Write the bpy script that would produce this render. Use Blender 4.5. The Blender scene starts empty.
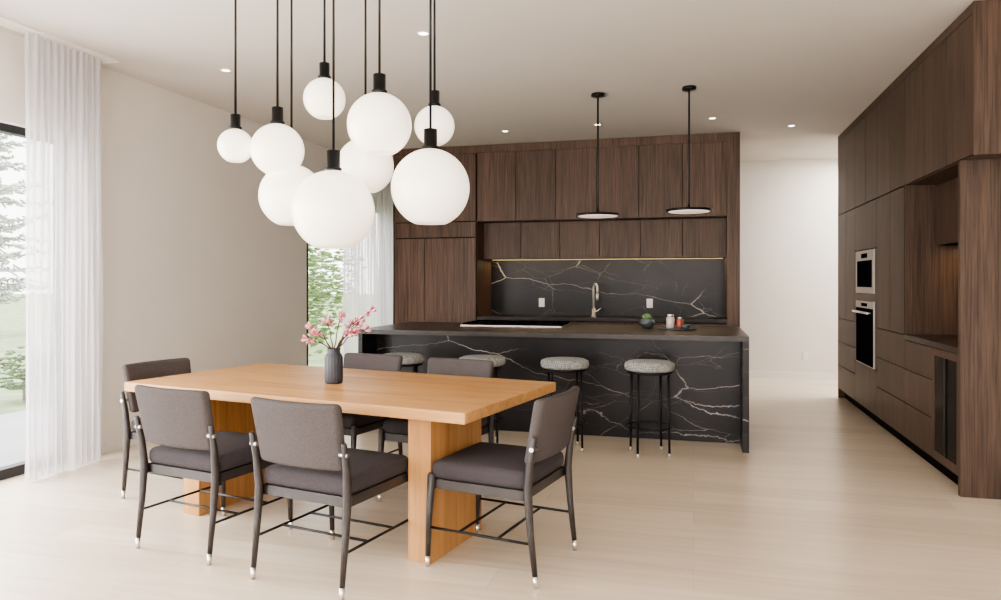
import bpy, bmesh, math, random
from mathutils import Vector, Matrix
random.seed(7)
S=bpy.context.scene
COL=S.collection
H=3.05; CH=1.36

# ---------------------------------------------------------------- materials
def newmat(name):
    m=bpy.data.materials.new(name); m.use_nodes=True
    nt=m.node_tree; b=nt.nodes['Principled BSDF']
    return m,nt,b
def plain(name,col,rough=.5,metal=0,emit=None,es=0,spec=None,noise=0,nscale=40,bump=0):
    m,nt,b=newmat(name)
    b.inputs['Base Color'].default_value=(*col,1); b.inputs['Roughness'].default_value=rough
    b.inputs['Metallic'].default_value=metal
    if spec is not None: b.inputs['Specular IOR Level'].default_value=spec
    if emit: b.inputs['Emission Color'].default_value=(*emit,1); b.inputs['Emission Strength'].default_value=es
    if noise or bump:
        tc=nt.nodes.new('ShaderNodeTexCoord'); n=nt.nodes.new('ShaderNodeTexNoise')
        n.inputs['Scale'].default_value=nscale; n.inputs['Detail'].default_value=6
        nt.links.new(tc.outputs['Object'],n.inputs['Vector'])
        r=nt.nodes.new('ShaderNodeValToRGB')
        r.color_ramp.elements[0].color=(*[c*(1-noise) for c in col],1)
        r.color_ramp.elements[1].color=(*[min(1,c*(1+noise)) for c in col],1)
        r.color_ramp.elements[0].position=.3; r.color_ramp.elements[1].position=.7
        nt.links.new(n.outputs['Fac'],r.inputs['Fac']); nt.links.new(r.outputs['Color'],b.inputs['Base Color'])
        if bump:
            bp=nt.nodes.new('ShaderNodeBump'); bp.inputs['Strength'].default_value=bump; bp.inputs['Distance'].default_value=.003
            nt.links.new(n.outputs['Fac'],bp.inputs['Height']); nt.links.new(bp.outputs['Normal'],b.inputs['Normal'])
    return m
def wood(name,c1,c2,axis='Z',rough=.45,fine=45,var=.12,contrast=(.3,.7),mixf=.55):
    m,nt,b=newmat(name); L=nt.links.new
    tc=nt.nodes.new('ShaderNodeTexCoord'); oi=nt.nodes.new('ShaderNodeObjectInfo')
    mul=nt.nodes.new('ShaderNodeMath'); mul.operation='MULTIPLY'; mul.inputs[1].default_value=37.
    L(oi.outputs['Random'],mul.inputs[0])
    add=nt.nodes.new('ShaderNodeVectorMath'); add.operation='ADD'
    L(tc.outputs['Object'],add.inputs[0]); L(mul.outputs[0],add.inputs[1])
    def ns(sc,al,det,dist):
        mp=nt.nodes.new('ShaderNodeMapping'); s=[sc]*3; s['XYZ'.index(axis)]=al
        mp.inputs['Scale'].default_value=s
        n=nt.nodes.new('ShaderNodeTexNoise'); n.inputs['Scale'].default_value=1; n.inputs['Detail'].default_value=det
        n.inputs['Distortion'].default_value=dist; n.inputs['Roughness'].default_value=.6
        L(add.outputs[0],mp.inputs['Vector']); L(mp.outputs[0],n.inputs['Vector']); return n
    a=ns(9,.6,4,1.2); f=ns(fine*2.2,2.2,5,.2)
    mix=nt.nodes.new('ShaderNodeMix'); mix.inputs['Factor'].default_value=mixf
    L(a.outputs['Fac'],mix.inputs['A']); L(f.outputs['Fac'],mix.inputs['B'])
    r=nt.nodes.new('ShaderNodeValToRGB'); r.color_ramp.elements[0].position=contrast[0]; r.color_ramp.elements[1].position=contrast[1]
    r.color_ramp.elements[0].color=(*c1,1); r.color_ramp.elements[1].color=(*c2,1)
    L(mix.outputs['Result'],r.inputs['Fac'])
    hs=nt.nodes.new('ShaderNodeHueSaturation')
    mr=nt.nodes.new('ShaderNodeMapRange'); mr.inputs['To Min'].default_value=1-var; mr.inputs['To Max'].default_value=1+var
    L(oi.outputs['Random'],mr.inputs['Value']); L(mr.outputs[0],hs.inputs['Value']); L(r.outputs[0],hs.inputs['Color'])
    L(hs.outputs[0],b.inputs['Base Color']); b.inputs['Roughness'].default_value=rough
    b.inputs['Specular IOR Level'].default_value=.3
    bp=nt.nodes.new('ShaderNodeBump'); bp.inputs['Strength'].default_value=.15; bp.inputs['Distance'].default_value=.002
    L(f.outputs['Fac'],bp.inputs['Height']); L(bp.outputs[0],b.inputs['Normal'])
    return m
def marble(name):
    m,nt,b=newmat(name); L=nt.links.new
    tc=nt.nodes.new('ShaderNodeTexCoord')
    n=nt.nodes.new('ShaderNodeTexNoise'); n.inputs['Scale'].default_value=1.3; n.inputs['Detail'].default_value=8; n.inputs['Roughness'].default_value=.6
    L(tc.outputs['Object'],n.inputs['Vector'])
    sc=nt.nodes.new('ShaderNodeVectorMath'); sc.operation='SCALE'; sc.inputs['Scale'].default_value=.22
    L(n.outputs['Color'],sc.inputs[0])
    ad=nt.nodes.new('ShaderNodeVectorMath'); ad.operation='ADD'; L(tc.outputs['Object'],ad.inputs[0]); L(sc.outputs[0],ad.inputs[1])
    def veins(rot,scl,vs,w,off,mlo,mhi,br):
        mp=nt.nodes.new('ShaderNodeMapping'); mp.inputs['Rotation'].default_value=rot; mp.inputs['Scale'].default_value=scl; mp.inputs['Location'].default_value=off
        mp.vector_type='POINT'
        L(ad.outputs[0],mp.inputs['Vector'])
        v=nt.nodes.new('ShaderNodeTexVoronoi'); v.feature='DISTANCE_TO_EDGE'; v.inputs['Scale'].default_value=vs
        L(mp.outputs[0],v.inputs['Vector'])
        k=nt.nodes.new('ShaderNodeTexNoise'); k.inputs['Scale'].default_value=1.7; k.inputs['Detail'].default_value=3
        L(mp.outputs[0],k.inputs['Vector'])
        r2=nt.nodes.new('ShaderNodeMapRange'); r2.inputs['From Min'].default_value=mlo; r2.inputs['From Max'].default_value=mhi
        L(k.outputs['Fac'],r2.inputs['Value'])
        wn=nt.nodes.new('ShaderNodeMath'); wn.operation='MULTIPLY_ADD'; wn.inputs[1].default_value=w; wn.inputs[2].default_value=w*.5; L(r2.outputs[0],wn.inputs[0])
        r=nt.nodes.new('ShaderNodeMapRange'); r.inputs['From Min'].default_value=0
        r.inputs['To Min'].default_value=1; r.inputs['To Max'].default_value=0
        L(wn.outputs[0],r.inputs['From Max'])
        L(v.outputs['Distance'],r.inputs['Value'])
        mu=nt.nodes.new('ShaderNodeMath'); mu.operation='MULTIPLY'; L(r.outputs[0],mu.inputs[0]); L(r2.outputs[0],mu.inputs[1])
        m3=nt.nodes.new('ShaderNodeMath'); m3.operation='MULTIPLY'; m3.inputs[1].default_value=br; L(mu.outputs[0],m3.inputs[0])
        return m3
    ls=[veins((0,.55,0),(.42,1,1.25),1.1,.0042,(0.3,0,.4),.41,.64,1.0),
        veins((0,-.85,.3),(.42,1,1.25),1.4,.0042,(3.1,1,2.4),.45,.70,.8),
        veins((0,.9,0),(.45,1,1.6),2.0,.005,(7.1,3,5.4),.47,.74,.5),
        veins((0,-1.2,0),(.6,1,1.5),3.2,.007,(2.1,5,1.4),.48,.78,.28)]
    cur=ls[0]
    for q in ls[1:]:
        s1=nt.nodes.new('ShaderNodeMath'); s1.operation='MAXIMUM'; L(cur.outputs[0],s1.inputs[0]); L(q.outputs[0],s1.inputs[1]); cur=s1
    cur.use_clamp=True
    cl=nt.nodes.new('ShaderNodeTexNoise'); cl.inputs['Scale'].default_value=2.2; cl.inputs['Detail'].default_value=6; L(ad.outputs[0],cl.inputs['Vector'])
    cr_=nt.nodes.new('ShaderNodeValToRGB'); cr_.color_ramp.elements[0].position=.38; cr_.color_ramp.elements[1].position=.72
    cr_.color_ramp.elements[0].color=(.0075,.006,.0065,1); cr_.color_ramp.elements[1].color=(.021,.0165,.0165,1); L(cl.outputs['Fac'],cr_.inputs['Fac'])
    mx=nt.nodes.new('ShaderNodeMix'); mx.data_type='RGBA'
    L(cr_.outputs[0],mx.inputs['A']); mx.inputs['B'].default_value=(.60,.55,.52,1)
    L(cur.outputs[0],mx.inputs['Factor']); L(mx.outputs['Result'],b.inputs['Base Color'])
    b.inputs['Roughness'].default_value=.3; b.inputs['Specular IOR Level'].default_value=.2
    return m
def floor_mat():
    m,nt,b=newmat('pale_oak_planks'); L=nt.links.new
    tc=nt.nodes.new('ShaderNodeTexCoord')
    br=nt.nodes.new('ShaderNodeTexBrick'); br.inputs['Scale'].default_value=1
    br.inputs['Brick Width'].default_value=2.4; br.inputs['Row Height'].default_value=.22; br.inputs['Mortar Size'].default_value=.0011
    br.inputs['Mortar Smooth'].default_value=.3; br.offset=.37
    br.inputs['Color1'].default_value=(.62,.52,.405,1); br.inputs['Color2'].default_value=(.72,.62,.50,1); br.inputs['Mortar'].default_value=(.46,.38,.29,1)
    L(tc.outputs['Object'],br.inputs['Vector'])
    mp=nt.nodes.new('ShaderNodeMapping'); mp.inputs['Scale'].default_value=(1.2,22,1)
    n=nt.nodes.new('ShaderNodeTexNoise'); n.inputs['Scale'].default_value=1; n.inputs['Detail'].default_value=7; n.inputs['Distortion'].default_value=.6
    L(tc.outputs['Object'],mp.inputs['Vector']); L(mp.outputs[0],n.inputs['Vector'])
    mr=nt.nodes.new('ShaderNodeMapRange'); mr.inputs['To Min'].default_value=.80; mr.inputs['To Max'].default_value=1.18
    L(n.outputs['Fac'],mr.inputs['Value'])
    hs=nt.nodes.new('ShaderNodeHueSaturation'); L(mr.outputs[0],hs.inputs['Value']); L(br.outputs['Color'],hs.inputs['Color'])
    L(hs.outputs[0],b.inputs['Base Color']); b.inputs['Roughness'].default_value=.28
    return m
def check_mat():
    m,nt,b=newmat('grey_woven_check'); L=nt.links.new
    tc=nt.nodes.new('ShaderNodeTexCoord'); ck=nt.nodes.new('ShaderNodeTexChecker'); ck.inputs['Scale'].default_value=80
    mp=nt.nodes.new('ShaderNodeMapping'); mp.inputs['Rotation'].default_value=(.5,.4,.6)
    n=nt.nodes.new('ShaderNodeTexNoise'); n.inputs['Scale'].default_value=60
    sc=nt.nodes.new('ShaderNodeVectorMath'); sc.operation='SCALE'; sc.inputs['Scale'].default_value=.004
    ad=nt.nodes.new('ShaderNodeVectorMath'); L(tc.outputs['Object'],n.inputs['Vector']); L(n.outputs['Color'],sc.inputs[0])
    L(tc.outputs['Object'],ad.inputs[0]); L(sc.outputs[0],ad.inputs[1]); L(ad.outputs[0],mp.inputs['Vector']); L(mp.outputs[0],ck.inputs['Vector'])
    ck.inputs['Color1'].default_value=(.13,.138,.138,1); ck.inputs['Color2'].default_value=(.31,.315,.305,1)
    L(ck.outputs['Color'],b.inputs['Base Color']); b.inputs['Roughness'].default_value=.95
    return m
def curtain_mat():
    m=bpy.data.materials.new('sheer_fabric'); m.use_nodes=True; nt=m.node_tree; nt.nodes.clear(); L=nt.links.new
    o=nt.nodes.new('ShaderNodeOutputMaterial'); d=nt.nodes.new('ShaderNodeBsdfDiffuse'); t=nt.nodes.new('ShaderNodeBsdfTranslucent'); x=nt.nodes.new('ShaderNodeBsdfTransparent')
    d.inputs['Color'].default_value=(.80,.78,.80,1); t.inputs['Color'].default_value=(.80,.78,.81,1)
    a=nt.nodes.new('ShaderNodeMixShader'); a.inputs[0].default_value=.5; L(d.outputs[0],a.inputs[1]); L(t.outputs[0],a.inputs[2])
    c=nt.nodes.new('ShaderNodeMixShader'); c.inputs[0].default_value=.33; L(a.outputs[0],c.inputs[1]); L(x.outputs[0],c.inputs[2]); L(c.outputs[0],o.inputs[0])
    return m
def glass_mat(name='window_glass',t=.95):
    m=bpy.data.materials.new(name); m.use_nodes=True; nt=m.node_tree; nt.nodes.clear(); L=nt.links.new
    o=nt.nodes.new('ShaderNodeOutputMaterial'); g=nt.nodes.new('ShaderNodeBsdfGlossy'); g.inputs['Roughness'].default_value=.02; x=nt.nodes.new('ShaderNodeBsdfTransparent')
    c=nt.nodes.new('ShaderNodeMixShader'); c.inputs[0].default_value=t; L(g.outputs[0],c.inputs[1]); L(x.outputs[0],c.inputs[2]); L(c.outputs[0],o.inputs[0])
    return m

WALL=plain('warm_white_plaster',(.75,.715,.67),.85,noise=.015,nscale=3)
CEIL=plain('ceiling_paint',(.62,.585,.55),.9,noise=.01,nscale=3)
TRIM=plain('white_trim',(.80,.78,.75),.6)
FLOOR=floor_mat()
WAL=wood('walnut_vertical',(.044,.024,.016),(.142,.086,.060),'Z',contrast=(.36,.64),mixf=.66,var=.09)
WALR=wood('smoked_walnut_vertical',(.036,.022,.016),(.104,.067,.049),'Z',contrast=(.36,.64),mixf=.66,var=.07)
CARC=plain('cabinet_shadow_gap',(.006,.004,.003),.8,spec=.05)
OAK=wood('honey_oak_length',(.31,.150,.052),(.56,.325,.142),'X',rough=.42,fine=25,var=.02,contrast=(.32,.66),mixf=.45)
OAKV=wood('honey_oak_upright',(.31,.142,.048),(.50,.275,.115),'Z',rough=.42,fine=25,var=.02,contrast=(.32,.66),mixf=.45)
MARB=marble('black_marble')
COUNT=plain('dark_stone_counter',(.022,.015,.013),.3,noise=.3,nscale=12,spec=.28)
BLK=plain('black_metal',(.012,.012,.013),.35,.6)
FRAME=plain('black_window_frame',(.01,.01,.011),.4)
STEEL=plain('brushed_steel',(.70,.68,.66),.3,1)
OPAL=plain('opal_glass',(.84,.80,.73),.25,emit=(1,.87,.71),es=1.0)
FAB=plain('charcoal_weave',(.052,.046,.050),.95,noise=.3,nscale=260,bump=.4,spec=.15)
FABB=plain('grey_brown_weave',(.076,.066,.066),.95,noise=.25,nscale=260,bump=.4,spec=.15)
LEG=plain('dark_stained_ash',(.030,.025,.025),.42,noise=.15,nscale=30)
CHECK=check_mat(); SHEER=curtain_mat(); GLASS=glass_mat()
BGL=plain('black_oven_glass',(.006,.006,.007),.3,spec=0)
WHT=plain('white_plastic',(.8,.8,.78),.4)
LED=plain('warm_led',(1,.8,.4),.5,emit=(1,.75,.30),es=.8)
LAMP=plain('downlight_lens',(1,1,1),.5,emit=(1,.93,.82),es=8)

# ---------------------------------------------------------------- mesh builder
class MB:
    def __init__(s): s.v=[];s.f=[];s.m=[];s.s=[]
    def add(s,vs,fs,mat,smooth):
        o=len(s.v); s.v+= [tuple(v) for v in vs]
        for i,f in enumerate(fs):
            s.f.append(tuple(o+k for k in f)); s.m.append(mat); s.s.append(smooth[i] if isinstance(smooth,list) else smooth)
        return s
    def box(s,a,b,mat=0):
        x0,y0,z0=a;x1,y1,z1=b
        vs=[(x0,y0,z0),(x1,y0,z0),(x1,y1,z0),(x0,y1,z0),(x0,y0,z1),(x1,y0,z1),(x1,y1,z1),(x0,y1,z1)]
        return s.add(vs,[(0,3,2,1),(4,5,6,7),(0,1,5,4),(1,2,6,5),(2,3,7,6),(3,0,4,7)],mat,False)
    def rbox(s,c,size,r,mat=0,fn=None,m=3):
        h=[d/2 for d in size]; ax=[]
        for k in range(3):
            rr=min(r,h[k]*.999); lo=[-h[k],-h[k]+.3*rr,-h[k]+.65*rr,-h[k]+rr]
            inner=[-h[k]+rr+(2*h[k]-2*rr)*i/m for i in range(1,m)]
            ax.append(lo+inner+[-x for x in reversed(lo)])
        vid={};vs=[];fs=[]
        def V(p):
            key=tuple(round(x,6) for x in p)
            if key in vid:return vid[key]
            q=[max(-(h[k]-min(r,h[k]*.999)),min(h[k]-min(r,h[k]*.999),p[k])) for k in range(3)]
            d=Vector([p[k]-q[k] for k in range(3)])
            if d.length>1e-9: d=d.normalized()*r
            w=Vector(q)+d
            if fn: w=Vector(fn(w))
            vid[key]=len(vs); vs.append(w+Vector(c)); return vid[key]
        for k in range(3):
            a,b=(k+1)%3,(k+2)%3
            for sg in (-1,1):
                for i in range(len(ax[a])-1):
                    for j in range(len(ax[b])-1):
                        ids=[]
                        for (ii,jj) in ((i,j),(i+1,j),(i+1,j+1),(i,j+1)):
                            p=[0,0,0];p[k]=sg*h[k];p[a]=ax[a][ii];p[b]=ax[b][jj]; ids.append(V(p))
                        if sg<0: ids.reverse()
                        fs.append(tuple(ids))
        return s.add(vs,fs,mat,True)
    def tube(s,pts,rad,mat=0,n=10,cap=True):
        pts=[Vector(p) for p in pts]
        if not isinstance(rad,(list,tuple)): rad=[rad]*len(pts)
        t0=(pts[1]-pts[0]).normalized(); up=Vector((0,0,1)) if abs(t0.z)<.9 else Vector((1,0,0))
        nx=t0.cross(up).normalized(); vs=[];fs=[];sm=[]
        for i,p in enumerate(pts):
            t=(pts[min(i+1,len(pts)-1)]-pts[max(i-1,0)]).normalized()
            nx=(nx-t*nx.dot(t)).normalized(); ny=t.cross(nx)
            for k in range(n):
                a=2*math.pi*k/n; vs.append(p+(nx*math.cos(a)+ny*math.sin(a))*rad[i])
        for i in range(len(pts)-1):
            for k in range(n):
                fs.append((i*n+k,i*n+(k+1)%n,(i+1)*n+(k+1)%n,(i+1)*n+k)); sm.append(True)
        if cap:
            fs.append(tuple(reversed(range(n)))); sm.append(False)
            fs.append(tuple(range((len(pts)-1)*n,len(pts)*n))); sm.append(False)
        return s.add(vs,fs,mat,sm)
    def lathe(s,prof,c=(0,0,0),n=32,mat=0,fn=None,cap=True):
        vs=[];fs=[];c=Vector(c)
        for (r,z) in prof:
            for k in range(n):
                a=2*math.pi*k/n; rr=r*(fn(a) if fn else 1); vs.append(c+Vector((rr*math.cos(a),rr*math.sin(a),z)))
        for i in range(len(prof)-1):
            for k in range(n): fs.append((i*n+k,i*n+(k+1)%n,(i+1)*n+(k+1)%n,(i+1)*n+k))
        sm=[True]*len(fs)
        if cap and prof[0][0]>1e-5: fs.append(tuple(reversed(range(n)))); sm.append(False)
        if cap and prof[-1][0]>1e-5: fs.append(tuple(range((len(prof)-1)*n,len(prof)*n))); sm.append(False)
        return s.add(vs,fs,mat,sm)
    def ring(s,c,R,r,mat=0,n=36,k=8,axis='Z'):
        vs=[];fs=[]
        for i in range(n):
            a=2*math.pi*i/n
            for j in range(k):
                b=2*math.pi*j/k; q=(R+r*math.cos(b)); p=(q*math.cos(a),q*math.sin(a),r*math.sin(b))
                if axis=='Y': p=(p[0],p[2],p[1])
                vs.append(Vector(p)+Vector(c))
        for i in range(n):
            for j in range(k): fs.append((i*k+j,((i+1)%n)*k+j,((i+1)%n)*k+(j+1)%k,i*k+(j+1)%k))
        return s.add(vs,fs,mat,True)
    def blob(s,c,rx,ry,rz,mat=0,rot=None,n=8,k=5):
        vs=[];fs=[];R=rot or Matrix.Identity(3)
        for i in range(k+1):
            th=math.pi*i/k
            for j in range(n):
                a=2*math.pi*j/n
                vs.append(Vector(c)+R@Vector((rx*math.sin(th)*math.cos(a),ry*math.sin(th)*math.sin(a),rz*math.cos(th))))
        for i in range(k):
            for j in range(n): fs.append((i*n+j,(i+1)*n+j,(i+1)*n+(j+1)%n,i*n+(j+1)%n))
        return s.add(vs,fs,mat,True)
    def obj(s,name,mats,parent=None,loc=None,rotz=0):
        me=bpy.data.meshes.new(name); me.from_pydata(s.v,[],s.f)
        for mm in (mats if isinstance(mats,(list,tuple)) else [mats]): me.materials.append(mm)
        me.polygons.foreach_set('material_index',s.m); me.polygons.foreach_set('use_smooth',s.s)
        bm=bmesh.new(); bm.from_mesh(me); bmesh.ops.remove_doubles(bm,verts=bm.verts,dist=1e-6)
        bmesh.ops.recalc_face_normals(bm,faces=bm.faces); bm.to_mesh(me); bm.free(); me.update()
        o=bpy.data.objects.new(name,me); COL.objects.link(o)
        if parent: o.parent=parent
        if loc: o.location=loc
        o.rotation_euler[2]=rotz
        return o
def empty(name,loc=(0,0,0),rotz=0):
    e=bpy.data.objects.new(name,None); e.empty_display_size=.2; COL.objects.link(e); e.location=loc; e.rotation_euler[2]=rotz; return e
def bx(name,a,b,mat,parent=None): return MB().box(a,b).obj(name,mat,parent)

# ---------------------------------------------------------------- room shell
XL=-4.5; XR=2.3; YB=-3.2; YF=10.8; XC=4.6
bx('floor',(XL-.2,YB-.2,-.1),(XC+.2,YF+.2,0),FLOOR)
bx('ceiling',(XL-.2,YB-.2,H),(XC+.2,YF+.2,H+.12),CEIL)
W1=(-2.6,4.42); W2=(7.80,10.25); HD=2.44
wl=MB()
wl.box((XL-.18,YB,0),(XL,W1[0],H)).box((XL-.18,W1[0],HD),(XL,W1[1],H)).box((XL-.18,W1[1],0),(XL,W2[0],H)).box((XL-.18,W2[0],HD),(XL,W2[1],H)).box((XL-.18,W2[1],0),(XL,YF,H))
wl.obj('wall_left',WALL)
bx('wall_back',(XL-.18,YF,0),(XC+.18,YF+.15,H),WALL)
bx('wall_right',(XR,YB,0),(XR+.15,9.17,H),WALL)
bx('wall_corridor_return',(XR+.15,9.02,0),(XC,9.17,H),WALL)
bx('wall_corridor_end',(XC,9.02,0),(XC+.15,YF,H),WALL)
wr=MB(); wr.box((XL-.18,YB-.15,0),(XL+.3,YB,H)).box((XR-.3,YB-.15,0),(XR+.15,YB,H)).box((XL+.3,YB-.15,2.75),(XR-.3,YB,H)); wr.obj('wall_front',WALL)
bx('baseboard_back',(.6,YF-.015,0),(XC,YF,.09),TRIM)
bx('baseboard_left',(XL,W1[1]+.02,0),(XL+.012,W2[0]-.02,.06),TRIM)

def window(name,y0,y1,panes,x=XL-.10,z0=.04,z1=HD,t=.055):
    e=empty(name); f=MB()
    f.box((x-.04,y0,0),(x+.04,y1,z0+.03)); f.box((x-.04,y0,z1-t),(x+.04,y1,z1))
    for i in range(panes+1):
        y=y0+(y1-y0)*i/panes; a=max(y0,y-t/2); b=min(y1,y+t/2)
        if i==0:b=y0+t
        if i==panes:a=y1-t
        f.box((x-.04,a,z0),(x+.04,b,z1))
    f.obj('frame',FRAME,e); bx('glass',(x-.004,y0+.02,z0),(x+.004,y1-.02,z1-.02),GLASS,e); return e
window('window_1',W1[0],W1[1],4)
window('window_2',W2[0],W2[1],1)
bx('trim_2',(XL-.06,W2[0]-.004,0),(XL+.004,W2[0]+.03,HD),FRAME)
e=empty('added_rear_glazing'); f=MB(); x0,x1=XL+.3,XR-.3; y=YB-.08  # unseen glazing behind the camera, added to let light into the room
f.box((x0,y-.03,0),(x1,y+.03,.06)).box((x0,y-.03,2.69),(x1,y+.03,2.75))
for i in range(5):
    x=x0+(x1-x0-.05)*i/4; f.box((x,y-.03,0),(x+.05,y+.03,2.75))
f.obj('frame',FRAME,e); bx('glass',(x0,y-.004,.04),(x1,y+.004,2.72),GLASS,e)

def curtain(name,y0,y1,x,folds,amp):
    n=folds*10; vs=[];fs=[];rows=14
    for j in range(rows+1):
        z=.012+(H-.03)*j/rows
        for i in range(n+1):
            t=i/n; ph=2*math.pi*folds*t
            a=amp*(.75+.25*math.sin(3.1*t*7+.4*j))
            vs.append((x+a*math.sin(ph+.25*math.sin(j*.4))+.006*math.sin(j*.7+i*.3), y0+(y1-y0)*t+.008*math.sin(ph*2+j*.2), z))
    for j in range(rows):
        for i in range(n): k=j*(n+1)+i; fs.append((k,k+1,k+n+2,k+n+1))
    m=MB(); m.add(vs,fs,0,True); return m.obj(name,SHEER)
curtain('sheer_curtain',3.85,4.50,-4.33,12,.03)
curtain('sheer_curtain',8.40,10.2,-4.33,18,.035)
bx('trim_1',(-4.40,-2.6,H-.012),(-4.26,4.6,H),TRIM)

# ---------------------------------------------------------------- outside
G=plain('lawn',(.24,.30,.15),.95,noise=.3,nscale=3)
PAVE=plain('terrace_stone',(.42,.42,.42),.8,noise=.1,nscale=2)
LEAF=plain('foliage',(.13,.20,.08),.8,noise=.5,nscale=6); BARK=plain('bark',(.30,.27,.25),.9)
LEAF2=plain('foliage_light',(.17,.27,.08),.8,noise=.5,nscale=6)
bx('garden_ground',(-80,-50,-.5),(XL-2.6,80,-.22),G)
bx('terrace',(XL-2.6,-6,-.3),(XL-.19,7.4,-.06),PAVE)
bx('garden_bed',(XL-2.6,7.4,-.5),(XL-.19,14,-.2),G)
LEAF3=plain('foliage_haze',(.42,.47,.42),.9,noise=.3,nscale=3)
def conifer(x,y,h,r):
    m=MB(); m.tube([(x,y,-.22),(x,y,h*.97)],[r*.05,.01],0,8)
    for i in range(18):
        t=i/18; z=h*.10+h*.86*t; R=r*(1-t)**.9+.05; nb=8
        for k in range(nb):
            a=2*math.pi*(k+.5*(i%2))/nb+random.uniform(-.35,.35); l=R*random.uniform(.5,1.15)
            d=Vector((math.cos(a),math.sin(a),0)); sd=Vector((-d.y,d.x,0)); p=Vector((x,y,z+random.uniform(-.22,.22)))
            rise=random.uniform(-.15,.3)
            m.tube([p,p+d*l*.5+Vector((0,0,.2*rise*l)),p+d*l+Vector((0,0,rise*l))],[.02,.015,.005],0,4)
            for q in range(9):
                f=.2+.8*q/9
                for s in (-1,1):
                    c=p+d*l*f+Vector((0,0,rise*l*f*f+random.uniform(-.06,.06)))+sd*s*.10*l*(1.15-f)
                    ww=.13*l*(1.2-f)+.02
                    m.blob(c,ww,.03,.035,1,Matrix.Rotation(math.atan2(d.y,d.x)+s*.9,3,'Z')@Matrix.Rotation(random.uniform(-.5,.7),3,'Y'),5,3)
    m.obj('conifer_tree',[BARK,LEAF3])
conifer(-19.5,16.2,9.5,2.2)
def bush(x,y,z0,r,n,mat,name,sz=.09):
    m=MB(); m.tube([(x,y,-.195),(x,y,z0)],.05,0,6)
    for i in range(n):
        d=Vector((random.gauss(0,1),random.gauss(0,1),random.gauss(0,1))).normalized()*r*random.random()**.4
        c=Vector((x,y,z0))+Vector((d.x,d.y,max(-z0,d.z*1.1)))
        R=Matrix.Rotation(random.uniform(0,6.28),3,'Z')@Matrix.Rotation(random.uniform(-1,1),3,'X')
        m.blob(c,sz,sz*.5,.012,1,R,6,3)
    m.obj(name,[BARK,mat])
bush(-6.3,10.4,1.0,.95,650,LEAF2,'garden_shrub'); bush(-7.9,13.4,1.8,1.4,900,LEAF,'garden_tree')
bush(-9.4,15.6,1.4,1.4,700,LEAF2,'garden_tree')
for (x,y) in ((-8.0,6.2),(-8.4,7.5),(-9,8.8)): bush(x,y,.12,.36,300,LEAF,'garden_shrub',.05)

# ---------------------------------------------------------------- rear kitchen cabinetry
g=.0035
def door_y(par,x0,x1,z0,z1,y,mat=WAL,nm='door'):
    return bx(nm,(x0+g,y,z0+g),(x1-g,y+.02,z1-g),mat,par)
K=empty('kitchen_cabinet_run')
XA,XB,XD,XE=-3.716,-2.594,.368,.508; Y0=8.58; Y1=9.25
cb=MB()
cb.box((XA+.02,Y0+.02,.1),(XB-.02,Y1,H-.1)); cb.box((XA+.02,Y0+.06,0),(XD,Y1,.1))
cb.box((XB,Y0+.02,2.12),(XD,Y1,H-.1)); cb.box((XB,8.872,1.66),(XD,Y1,2.12)); cb.box((XB,Y0+.04,.1),(XD,Y1,.88))
cb.obj('carcass',CARC,K)
bx('side_panel',(XA,Y0,0),(XA+.02,Y1,H-.005),WAL,K)
bx('side_panel',(XB-.02,Y0,0),(XB,Y1,H-.105),WAL,K)
bx('end_panel',(XD,Y0,0),(XE,Y1,H-.005),WAL,K)
bx('filler',(XA,Y0,H-.1),(XD,Y1,H-.005),WAL,K)
bx('upper_soffit',(XB,Y0+.02,2.10),(XD,8.87,2.12),WAL,K)
bx('lower_soffit',(XB,8.872,1.64),(XD,Y1,1.66),WAL,K)
for a,b in ((XA,-3.293),(-3.293,XB)):
    door_y(K,a,b,2.105,2.95,Y0); door_y(K,a,b,.1,1.9,Y0)
door_y(K,XA,XB,1.905,2.10,Y0,nm='bridge_panel')
w=(XD-XB)/6
for i in range(6):
    door_y(K,XB+i*w,XB+(i+1)*w,2.10,2.95,Y0)
    door_y(K,XB+i*w,XB+(i+1)*w,1.642,2.10,8.85)
    door_y(K,XB+i*w,XB+(i+1)*w,.1,.87,Y0+.02)
bx('led_strip',(XB+.02,9.207,1.633),(XD-.02,9.215,1.64),LED,K)
bx('backsplash_marble',(XB,9.23,.92),(XD,9.25,1.64),MARB,K)
bx('rear_countertop',(XB,Y0-.0,.88),(XD,9.23,.92),COUNT,K)

def outlet(x):
    m=MB(); m.rbox((x,9.224,1.08),(.075,.010,.115),.004,0); m.box((x-.018,9.217,1.09),(x+.018,9.2195,1.115),1); m.box((x-.018,9.217,1.045),(x+.018,9.2195,1.07),1)
    m.obj('wall_outlet',[WHT,TRIM])
outlet(-1.91); outlet(-.53)
m=MB(); m.rbox((1.5,YF-.006,.32),(.075,.012,.115),.004,0); m.box((1.48,YF-.014,.33),(1.52,YF-.0115,.35),1); m.obj('wall_outlet',[WHT,TRIM])
def faucet(x,y,z):
    e=empty('kitchen_faucet',(x,y,z)); m=MB()
    m.lathe([(.032,0),(.032,.006),(.022,.012),(.022,.10)],n=20)
    pts=[(0,0,.09),(0,0,.34)]
    for i in range(1,13):
        a=math.pi*i/12; pts.append((.0+.030*(1-math.cos(a)),-.055*(1-math.cos(a)),.34+.06*math.sin(a)))
    pts.append((pts[-1][0],pts[-1][1],.29)); m.tube(pts,.014,0,12); m.tube([pts[-1],(pts[-1][0],pts[-1][1],.20)],.018,0,12)
    m.tube([(.015,0,.06),(.05,0,.075),(.095,0,.11)],[.009,.007,.007],0,8); m.obj('body',plain('satin_nickel',(.75,.72,.68),.35,.7),e)
faucet(-1.19,8.90,.9205)

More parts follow.
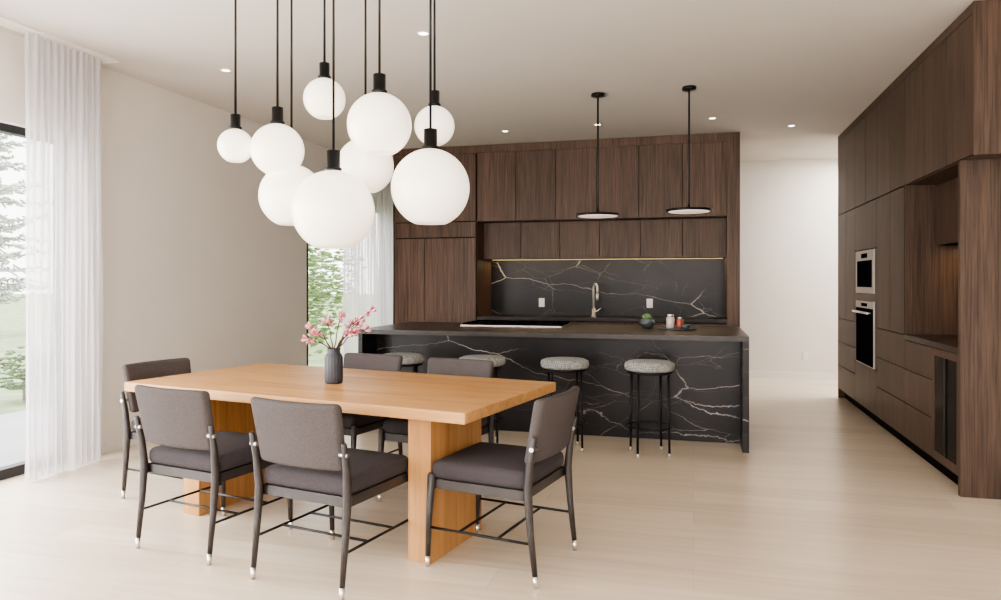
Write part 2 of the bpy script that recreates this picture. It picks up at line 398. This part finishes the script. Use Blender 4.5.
# ---------------------------------------------------------------- island
I=empty('kitchen_island'); ix0,ix1,iy0,iy1=-2.96,.425,6.016,7.32
bx('countertop',(ix0,iy0,.88),(ix1,iy1,.92),COUNT,I)
bx('front_marble',(ix0+.04,iy0+.33,.0),(ix1-.05,iy0+.36,.88),MARB,I)
bx('waterfall_end',(ix1-.05,iy0,0),(ix1,iy1,.88),MARB,I)
bx('waterfall_end',(ix0,iy0+.02,0),(ix0+.04,iy1,.88),MARB,I)
bx('carcass',(ix0+.04,iy0+.36,.0),(ix1-.05,iy1-.03,.87),CARC,I)
n=5;ww=(ix1-.05-ix0-.04)/n
for i in range(n): bx('rear_door',(ix0+.04+i*ww+g,iy1-.03,.1),(ix0+.04+(i+1)*ww-g,iy1-.01,.865),WAL,I)
C=empty('induction_cooktop',(-1.70,6.98,.9205)); m=MB()
TRAY=plain('bronze_steel_edge',(.45,.36,.33),.4,.8)
m.box((-.50,-.26,0),(.50,.26,.012),0); m.obj('steel_tray',TRAY,C)
m=MB(); m.box((-.488,-.25,.012),(.488,.25,.030),0); m.obj('glass_top',BGL,C)
m=MB()
for x,yy,r in ((-.3,.08,.09),(-.3,-.11,.07),(0,0,.12),(.3,.08,.09),(.3,-.11,.07)): m.ring((x,yy,.0303),r,.0010,0,30,4)
m.obj('burner_rings',BLK,C)

CER=plain('dark_ceramic',(.05,.065,.065),.4); GRN=plain('succulent_green',(.12,.20,.08),.6,noise=.3,nscale=30)
e=empty('potted_succulent',(-.42,6.88,.92)); m=MB()
m.lathe([(.035,0),(.07,.035),(.075,.055),(.05,.09),(.044,.09),(.044,.078),(0,.078)],n=6); m.obj('pot',CER,e)
m=MB()
for i in range(26):
    a=i*2.4; t=i/26; d=Vector((math.cos(a)*(1-t*.7),math.sin(a)*(1-t*.7),.5+t)).normalized(); l=.06
    m.tube([Vector((0,0,.078)),Vector((0,0,.08))+d*l*.5,Vector((0,0,.08))+d*l],[.006,.011,.002],0,6)
m.obj('leaves',GRN,e)
e=empty('serving_tray',(-.14,6.78,.92)); m=MB()
m.lathe([(.0,0),(.16,0),(.175,.012),(.17,.014),(.155,.006),(0,.006)],n=36); m.obj('tray',CER,e)
JG=plain('spice_red',(.30,.06,.04),.3); JC=plain('jar_glass',(.42,.36,.34),.08)
def jar(x,y,r,h,mat):
    e=empty('spice_jar',(x,y,.9265)); m=MB(); m.lathe([(r*.9,0),(r,.008),(r,h*.75),(r*.7,h*.85),(r*.7,h*.86)],n=24); m.obj('body',mat,e)
    m=MB(); m.lathe([(r*.8,h*.86),(r*.8,h),(0,h)],n=24); m.obj('lid',STEEL,e)
jar(-.205,6.83,.038,.125,JC); jar(-.12,6.84,.032,.10,JG)
e=empty('ceramic_bowl',(-.07,6.74,.9265)); m=MB(); m.lathe([(.025,0),(.03,.005),(.05,.04),(.046,.04),(.025,.012),(0,.01)],n=28); m.obj('bowl',CER,e)

# ---------------------------------------------------------------- right cabinetry
R=empty('tall_pantry_cabinetry'); XF=1.63; XK=2.29; YN=4.93
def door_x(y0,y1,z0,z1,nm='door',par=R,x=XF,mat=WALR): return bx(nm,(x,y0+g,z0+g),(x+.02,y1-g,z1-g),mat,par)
cb=MB(); cb.box((XF+.02,6.42,.11),(XK,7.385,H-.07)).box((XF+.02,8.15,.11),(XK,9.15,H-.07)).box((XF+.02,7.385,1.665),(XK,8.15,H-.07)).box((XF+.02,7.385,.11),(XK,8.15,.54)).box((XF+.3,7.385,.54),(XK,8.15,1.665)).box((XF+.07,5.18,0),(XK,9.15,.11))
cb.box((XF+.02,5.72,.11),(XK,6.40,.895)); cb.box((XF+.02,YN+.025,2.14),(XK,6.42,H-.07))
cb.obj('carcass',CARC,R)
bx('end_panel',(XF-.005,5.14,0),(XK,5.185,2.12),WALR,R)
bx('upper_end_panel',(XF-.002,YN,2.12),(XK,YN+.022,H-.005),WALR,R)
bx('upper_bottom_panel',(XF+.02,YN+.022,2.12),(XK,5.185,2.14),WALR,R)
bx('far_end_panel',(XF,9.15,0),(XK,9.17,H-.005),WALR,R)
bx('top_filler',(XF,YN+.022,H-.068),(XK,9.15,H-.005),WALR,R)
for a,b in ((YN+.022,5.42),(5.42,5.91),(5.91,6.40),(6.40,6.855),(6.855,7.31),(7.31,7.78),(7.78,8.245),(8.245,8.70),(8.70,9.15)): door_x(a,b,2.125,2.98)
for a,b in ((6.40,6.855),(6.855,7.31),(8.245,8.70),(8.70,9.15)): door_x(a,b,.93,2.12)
for a,b in ((6.40,7.31),(8.245,9.15),(5.72,6.40)):
    hi=.93 if a!=5.72 else .892
    door_x(a,b,.66,hi,'drawer'); door_x(a,b,.39,.66,'drawer'); door_x(a,b,.112,.39,'drawer')
door_x(7.31,8.245,1.67,2.12); door_x(7.31,8.245,.112,.53,'drawer')
door_x(7.31,7.385,.535,1.667,'stile'); door_x(8.15,8.245,.535,1.667,'stile'); 
bx('rail',(XF,7.387,1.17),(XF+.02,8.148,1.235),WALR,R)
bx('niche_side',(XF,6.40,.935),(XK-.02,6.42,2.125),WALR,R)
bx('niche_back',(XK-.02,5.185,.11),(XK,6.42,2.14),WALR,R)
bx('niche_ceiling',(XF+.02,5.185,2.12),(XK,6.40,2.14),WALR,R)
bx('niche_counter',(XF-.004,5.185,.895),(XK-.02,6.40,.935),COUNT,R)
bx('inner_cabinet',(1.87,5.186,1.64),(XK-.02,6.398,2.12),CARC,R)
for a,b in ((5.19,5.79),(5.79,6.395)): door_x(a,b,1.64,2.118,'inner_door',x=1.85)
bx('niche_led',(2.2,5.25,1.632),(2.215,6.35,1.64),LED,R)
def appliance(name,y0,y1,z0,z1,handle=True,frame=STEEL,x=XF,top=.075,t=.025):
    e=empty(name); m=MB()
    m.box((x-.012,y0,z1-top),(x+.02,y1,z1),0); m.box((x-.012,y0,z0),(x+.02,y1,z0+t),0)
    m.box((x-.012,y0,z0+t),(x+.02,y0+t,z1-top),0); m.box((x-.012,y1-t,z0+t),(x+.02,y1,z1-top),0)
    m.box((x+.02,y0,z0),(x+.25,y1,z1),0); m.obj('housing',frame,e)
    m=MB(); m.box((x-.0125,y0+t,z0+t),(x+.018,y1-t,z1-top),0); m.box((x-.0135,y0+.25,z1-top*.75),(x-.012,y1-.25,z1-top*.3),0); m.obj('door_glass',BGL,e)
    if handle:
        m=MB(); z=z1-top-.04; m.tube([(x-.05,y0+.06,z),(x-.05,y1-.06,z)],.011,0,10)
        for yy in (y0+.1,y1-.1): m.tube([(x-.05,yy,z),(x-.008,yy,z)],.006,0,8)
        m.obj('handle',STEEL,e)
APW=plain('brushed_champagne_trim',(.42,.38,.35),.5,.3)
appliance('microwave_oven',7.39,8.145,1.24,1.66,False,APW,top=.10,t=.06)
appliance('wall_oven',7.39,8.145,.537,1.165,True,APW,top=.07,t=.012)
WC=empty('wine_cooler'); m=MB(); y0,y1,z0,z1=5.19,5.715,.115,.89
m.box((XF,y0,z1-.05),(XF+.02,y1,z1)).box((XF,y0,z0),(XF+.02,y1,z0+.06)).box((XF,y0,z0+.06),(XF+.02,y0+.04,z1-.05)).box((XF,y1-.04,z0+.06),(XF+.02,y1,z1-.05))
m.box((XF+.30,y0,z0),(XF+.6,y1,z1)); m.box((XF+.02,y0,z0),(XF+.3,y0+.01,z1)).box((XF+.02,y1-.01,z0),(XF+.3,y1,z1)).box((XF+.02,y0,z1-.01),(XF+.3,y1,z1)).box((XF+.02,y0,z0),(XF+.3,y1,z0+.01))
m.obj('cabinet',WALR,WC)
m=MB()
for k in range(6): m.box((XF+.03,y0+.01,.22+k*.1),(XF+.28,y1-.01,.228+k*.1))
m.obj('shelves',BLK,WC); bx('door_glass',(XF+.004,y0+.04,z0+.06),(XF+.012,y1-.04,z1-.05),plain('tinted_cooler_glass',(.008,.007,.007),.2,spec=.05),WC)
m=MB(); ym=(y0+y1)/2; m.box((XF-.004,ym-.012,z0+.06),(XF+.003,ym+.012,z1-.05)); m.obj('door_mullion',BLK,WC)

# ---------------------------------------------------------------- dining table
TC=Vector((-2.045,3.93,0)); TA=math.radians(-11); UX=Vector((math.cos(TA),math.sin(TA),0)); VX=Vector((-math.sin(TA),math.cos(TA),0))
def T(u,v): return TC+UX*u+VX*v
T0=empty('dining_table',TC,TA)
m=MB(); m.rbox((0,0,.7275),(2.326,1.135,.055),.006); m.obj('tabletop',OAK,T0)
m=MB(); m.rbox((.875,-.235,.35),(.13,.53,.70),.004); m.obj('slab_leg',OAKV,T0)
m=MB(); m.rbox((-.70,-.205,.35),(.13,.55,.70),.004); m.obj('slab_leg',OAKV,T0)
m=MB(); m.rbox((.07,-.02,.67),(1.5,.12,.06),.004); m.obj('under_beam',OAK,T0)

# ---------------------------------------------------------------- dining chairs
def chair(u,v,ang):
    p=T(u,v); e=empty('dining_chair',p,TA+ang)
    m=MB()
    def dome(w): 
        k=max(0,1-(w.x/.25)**2)*max(0,1-(w.y/.25)**2); return (w.x,w.y,w.z+(.014*k if w.z>0 else 0))
    m.rbox((0,.01,.46),(.50,.50,.085),.034,0,dome,6); m.obj('seat',FAB,e)
    m=MB(); m.box((-.245,-.235,.375),(-.215,.25,.42)).box((.215,-.235,.375),(.245,.25,.42)).box((-.245,.225,.375),(.245,.25,.42)).box((-.245,-.235,.375),(.245,-.21,.42)).box((-.22,-.215,.405),(.22,.23,.418)); m.obj('seat_frame',LEG,e)
    for i,sx in enumerate((-1,1)):
        m=MB(); m.tube([(sx*.252,-.285,.05),(sx*.252,-.262,.25),(sx*.252,-.25,.42),(sx*.257,-.262,.55),(sx*.262,-.285,.66),(sx*.262,-.288,.67)],[.012,.016,.020,.017,.013,.009],0,14)
        m.obj('leg_%d'%(i+1),LEG,e)
        m=MB(); m.tube([(sx*.252,.27,.05),(sx*.252,.262,.25),(sx*.250,.25,.44),(sx*.25,.25,.448)],[.012,.016,.020,.014],0,14); m.obj('leg_%d'%(i+3),LEG,e)
        m=MB(); m.tube([(sx*.252,-.29,0),(sx*.252,-.285,.052)],[.0105,.0125],0,14); m.tube([(sx*.252,.272,0),(sx*.252,.27,.052)],[.0105,.0125],0,14)
        m.tube([(sx*.235,-.28,.615),(sx*.276,-.276,.615)],.010,0,12); m.obj('metal_fittings_%d'%(i+1),STEEL,e)
    m=MB(); z=.19
    m.tube([(-.252,-.266,z),(-.252,.264,z)],.0065,0,8).tube([(.252,-.266,z),(.252,.264,z)],.0065,0,8).tube([(-.252,-.1,z),(.252,-.1,z)],.0065,0,8).tube([(-.252,.1,z),(.252,.1,z)],.0065,0,8); m.obj('stretchers',BLK,e)
    m=MB()
    def bend(w):
        k=w.z/.15; return (w.x*(1+.03*k), w.y-.035*(1-(w.x/.25)**2)-.03*k, w.z)
    m.rbox((0,-.265,.685),(.485,.05,.30),.022,0,bend,8); m.obj('backrest',FABB,e)
chair(.55,-.71,0); chair(-.265,-.68,0)
chair(-.33,.49,math.pi); chair(.39,.48,math.pi)
chair(1.21,-.275,math.pi/2); chair(-1.05,-.19,-math.pi/2)

# ---------------------------------------------------------------- bar stools
def stool(x,y):
    e=empty('bar_stool',(x,y,0),.3); m=MB()
    m.lathe([(0,.655),(.17,.655),(.192,.665),(.197,.69),(.192,.715),(.165,.728),(.08,.732),(0,.732)],n=40); m.obj('seat',CHECK,e)
    m=MB(); m.lathe([(0,.637),(.175,.637),(.178,.655),(0,.655)],n=36)
    for k in range(4):
        a=math.pi/4+k*math.pi/2; cx,cy=math.cos(a),math.sin(a); m.tube([(cx*.175,cy*.175,.02),(cx*.165,cy*.165,.64)],.0095,0,10)
    m.ring((0,0,.22),.172,.006); m.obj('frame',BLK,e)
    m=MB()
    for k in range(4):
        a=math.pi/4+k*math.pi/2; cx,cy=math.cos(a),math.sin(a); m.tube([(cx*.175,cy*.175,0),(cx*.175,cy*.175,.03)],.0105,0,10)
    m.obj('feet',STEEL,e)
for x in (-2.43,-1.71,-1.01,-.334): stool(x,5.80)

# ---------------------------------------------------------------- globes
YAW=math.atan(193/722)
def inv(u,v,d):
    c,s=math.cos(YAW),math.sin(YAW); lat=(u-500)/722*d
    return Vector((lat*c-d*s,lat*s+d*c,CH-(v-281)*d/722))
def globe(p,dia):
    r=dia/2; e=empty('globe_pendant_light',(p.x,p.y,0)); z=p.z
    prof=[]
    for i in range(0,25):
        a=math.radians(-66+ (156*i/24)); prof.append((max(0,r*math.cos(a)),r*math.sin(a)))
    prof=[(0,-r*.905),(prof[0][0]*.97,-r*.908)]+prof
    m=MB(); m.lathe(prof,(0,0,z),n=48); m.obj('opal_globe',OPAL,e)
    k=.45+.55*min(1,dia/.4)
    m=MB(); sr=.03*k+.006; m.lathe([(sr*1.25,r*.96),(sr*1.25,r+.012),(sr,r+.016),(sr,r+.085*k+.02),(.007,r+.088*k+.02),(.0065,H-z-.015),(.04,H-z-.015),(.04,H-z-.001)],(0,0,z),n=20)
    m.obj('socket_and_rod',BLK,e)
for (u,v,d,dia) in ((235,146,4.15,.197),(277,150,4.12,.298),(291,196,4.21,.368),(333,211,3.88,.437),(324,99,4.12,.235),(379,125,3.84,.339),(365,166,4.21,.327),(434,126,4.18,.231),(430,188,3.88,.42)):
    globe(inv(u,v,d),dia)
DIF=plain('disc_diffuser',(.9,.85,.8),.5,emit=(1,.80,.66),es=.55)
def disc(x,y,z):
    e=empty('disc_pendant_light',(x,y,0)); m=MB()
    m.lathe([(.193,z-.010),(.196,z),(.193,z+.010),(.05,z+.018),(.014,z+.03),(.008,z+.06),(.008,H-.03),(.06,H-.025),(.06,H-.001)],n=44); m.obj('disc_and_rod',BLK,e)
    m=MB(); m.lathe([(0,z-.015),(.17,z-.015),(.178,z-.0105),(0,z-.0105)],n=40); m.obj('diffuser',DIF,e)
disc(-.833,6.52,1.955); disc(-.037,6.50,1.975)
for (x,y) in ((-1.78,4.62),(.19,7.8),(1.03,8.4),(-2.05,7.87),(-2.75,7.75),(-1.0,7.8),(-3.62,5.02),(0,1.5)):
    e=empty('recessed_downlight',(x,y,0)); m=MB(); m.lathe([(.042,H-.001),(.042,H-.005),(.032,H-.005),(.032,H-.001)],n=24,cap=False); m.obj('trim_ring',WHT,e)
    m=MB(); m.lathe([(0,H-.003),(.032,H-.003)],n=24,cap=False); m.obj('lens',LAMP,e)

# ---------------------------------------------------------------- vase + magnolia
V0=empty('flower_vase',(-2.06,3.88,.755)); VM=plain('blue_black_ceramic',(.035,.038,.05),.5)
m=MB(); m.lathe([(0,0),(.045,0),(.051,.008),(.053,.02),(.053,.15),(.048,.165),(.038,.18),(.036,.195),(.042,.205),(.038,.205),(.032,.19),(.032,.15),(0,.15)],n=72,fn=lambda a:1+.02*math.cos(18*a)); m.obj('vase',VM,V0)
TW=plain('twig_bark',(.07,.04,.03),.8); PK=plain('magnolia_pink',(.50,.11,.17),.6,noise=.35,nscale=40); PK2=plain('magnolia_blush',(.72,.42,.43),.6)
m=MB(); fl=MB(); 
cr=Vector((math.cos(YAW),math.sin(YAW),0)); cf=Vector((-math.sin(YAW),math.cos(YAW),0))
br=[(.215,.02,.225),(.16,-.04,.17),(.12,.05,.13),(-.14,.02,.13),(-.10,-.03,.09),(.03,.05,.19),(-.05,.04,.16),(.10,-.06,.09),(-.15,-.02,.06),(.18,.03,.11)]
def flower(c,sz,up):
    for k in range(6):
        a=k*math.pi/3+random.random(); R=Matrix.Rotation(a,3,'Z')@Matrix.Rotation(random.uniform(.35,.8),3,'Y')
        q=up.to_track_quat('Z','Y').to_matrix()@R
        fl.blob(c+q@Vector((0,0,sz*.6)),sz*.30,sz*.14,sz*.7,k%2,q,7,5)
for (a,b,h) in br:
    tip=cr*a+cf*b+Vector((0,0,.20+h)); mid=cr*a*.45+cf*b*.4+Vector((0,0,.20+h*.62))
    pts=[Vector((0,0,.10)),Vector((0,0,.2))+cr*a*.12,mid,tip]
    pp=[]
    for i in range(len(pts)-1):
        for t in (0,.33,.66): pp.append(pts[i].lerp(pts[i+1],t)+Vector((random.uniform(-1,1),random.uniform(-1,1),0))*.004)
    pp.append(tip); m.tube(pp,[.0048-.003*i/len(pp) for i in range(len(pp))],0,6)
    d=(tip-mid).normalized(); flower(tip,.030,d)
    for k in range(4):
        t=random.uniform(.15,.95); q=mid.lerp(tip,t); dd=(d+Vector((random.uniform(-1,1),random.uniform(-1,1),random.uniform(-.2,1)))).normalized()
        end=q+dd*random.uniform(.015,.04); m.tube([q,end],[.0018,.001],0,5); flower(end,random.uniform(.014,.026),dd)
m.obj('branches',TW,V0); fl.obj('blossoms',[PK,PK2],V0)

# ---------------------------------------------------------------- lights
def area(name,loc,rot,sx,sy,p,col):
    l=bpy.data.lights.new(name,'AREA'); l.shape='RECTANGLE'; l.size=sx; l.size_y=sy; l.energy=p; l.color=col
    o=bpy.data.objects.new(name,l); o.location=loc; o.rotation_euler=rot; COL.objects.link(o); return o
R90=math.pi/2
area('daylight_left',(XL-.35,.9,1.35),(0,-R90,0),2.4,6.2,470,(1,.97,.94))
area('added_rear_fill',((XL+XR)/2,YB-.4,1.5),(R90,0,0),5.8,2.6,330,(1,.94,.89))  # added area lamp behind the camera, brightens the room through the rear opening
area('led_glow',(-1.1,9.12,1.625),(0,0,0),2.9,.05,9,(1,.76,.42))
area('niche_glow',(2.08,5.8,1.625),(0,0,0),.1,1.1,4,(1,.62,.32))
area('added_corridor_fill',(2.9,9.95,H-.03),(0,0,0),2.2,1.0,150,(1,.95,.89))  # added lamp without a fixture, brightens the corridor and its wall
for x,y in ((-.833,6.52),(-.037,6.5)): area('disc_glow',(x,y,1.93),(0,0,0),.3,.3,5,(1,.86,.7))
w=bpy.data.worlds.new('sky'); S.world=w; w.use_nodes=True; nt=w.node_tree; bg=nt.nodes['Background']
tc=nt.nodes.new('ShaderNodeTexCoord'); sp=nt.nodes.new('ShaderNodeSeparateXYZ'); rp=nt.nodes.new('ShaderNodeValToRGB')
rp.color_ramp.elements[0].color=(1,.96,.92,1); rp.color_ramp.elements[1].color=(.92,.95,1,1)
nt.links.new(tc.outputs['Generated'],sp.inputs[0]); nt.links.new(sp.outputs['Z'],rp.inputs['Fac']); nt.links.new(rp.outputs[0],bg.inputs['Color'])
bg.inputs['Strength'].default_value=6.0

S.view_settings.look='AgX - Medium High Contrast'
# ---------------------------------------------------------------- camera
cd=bpy.data.cameras.new('camera'); cam=bpy.data.objects.new('camera',cd); COL.objects.link(cam)
cam.location=(0,0,CH); cam.rotation_euler=(R90,0,YAW); cd.sensor_width=36; cd.lens=722/1001*36; cd.shift_y=-19/1001; cd.clip_start=.05
S.camera=cam
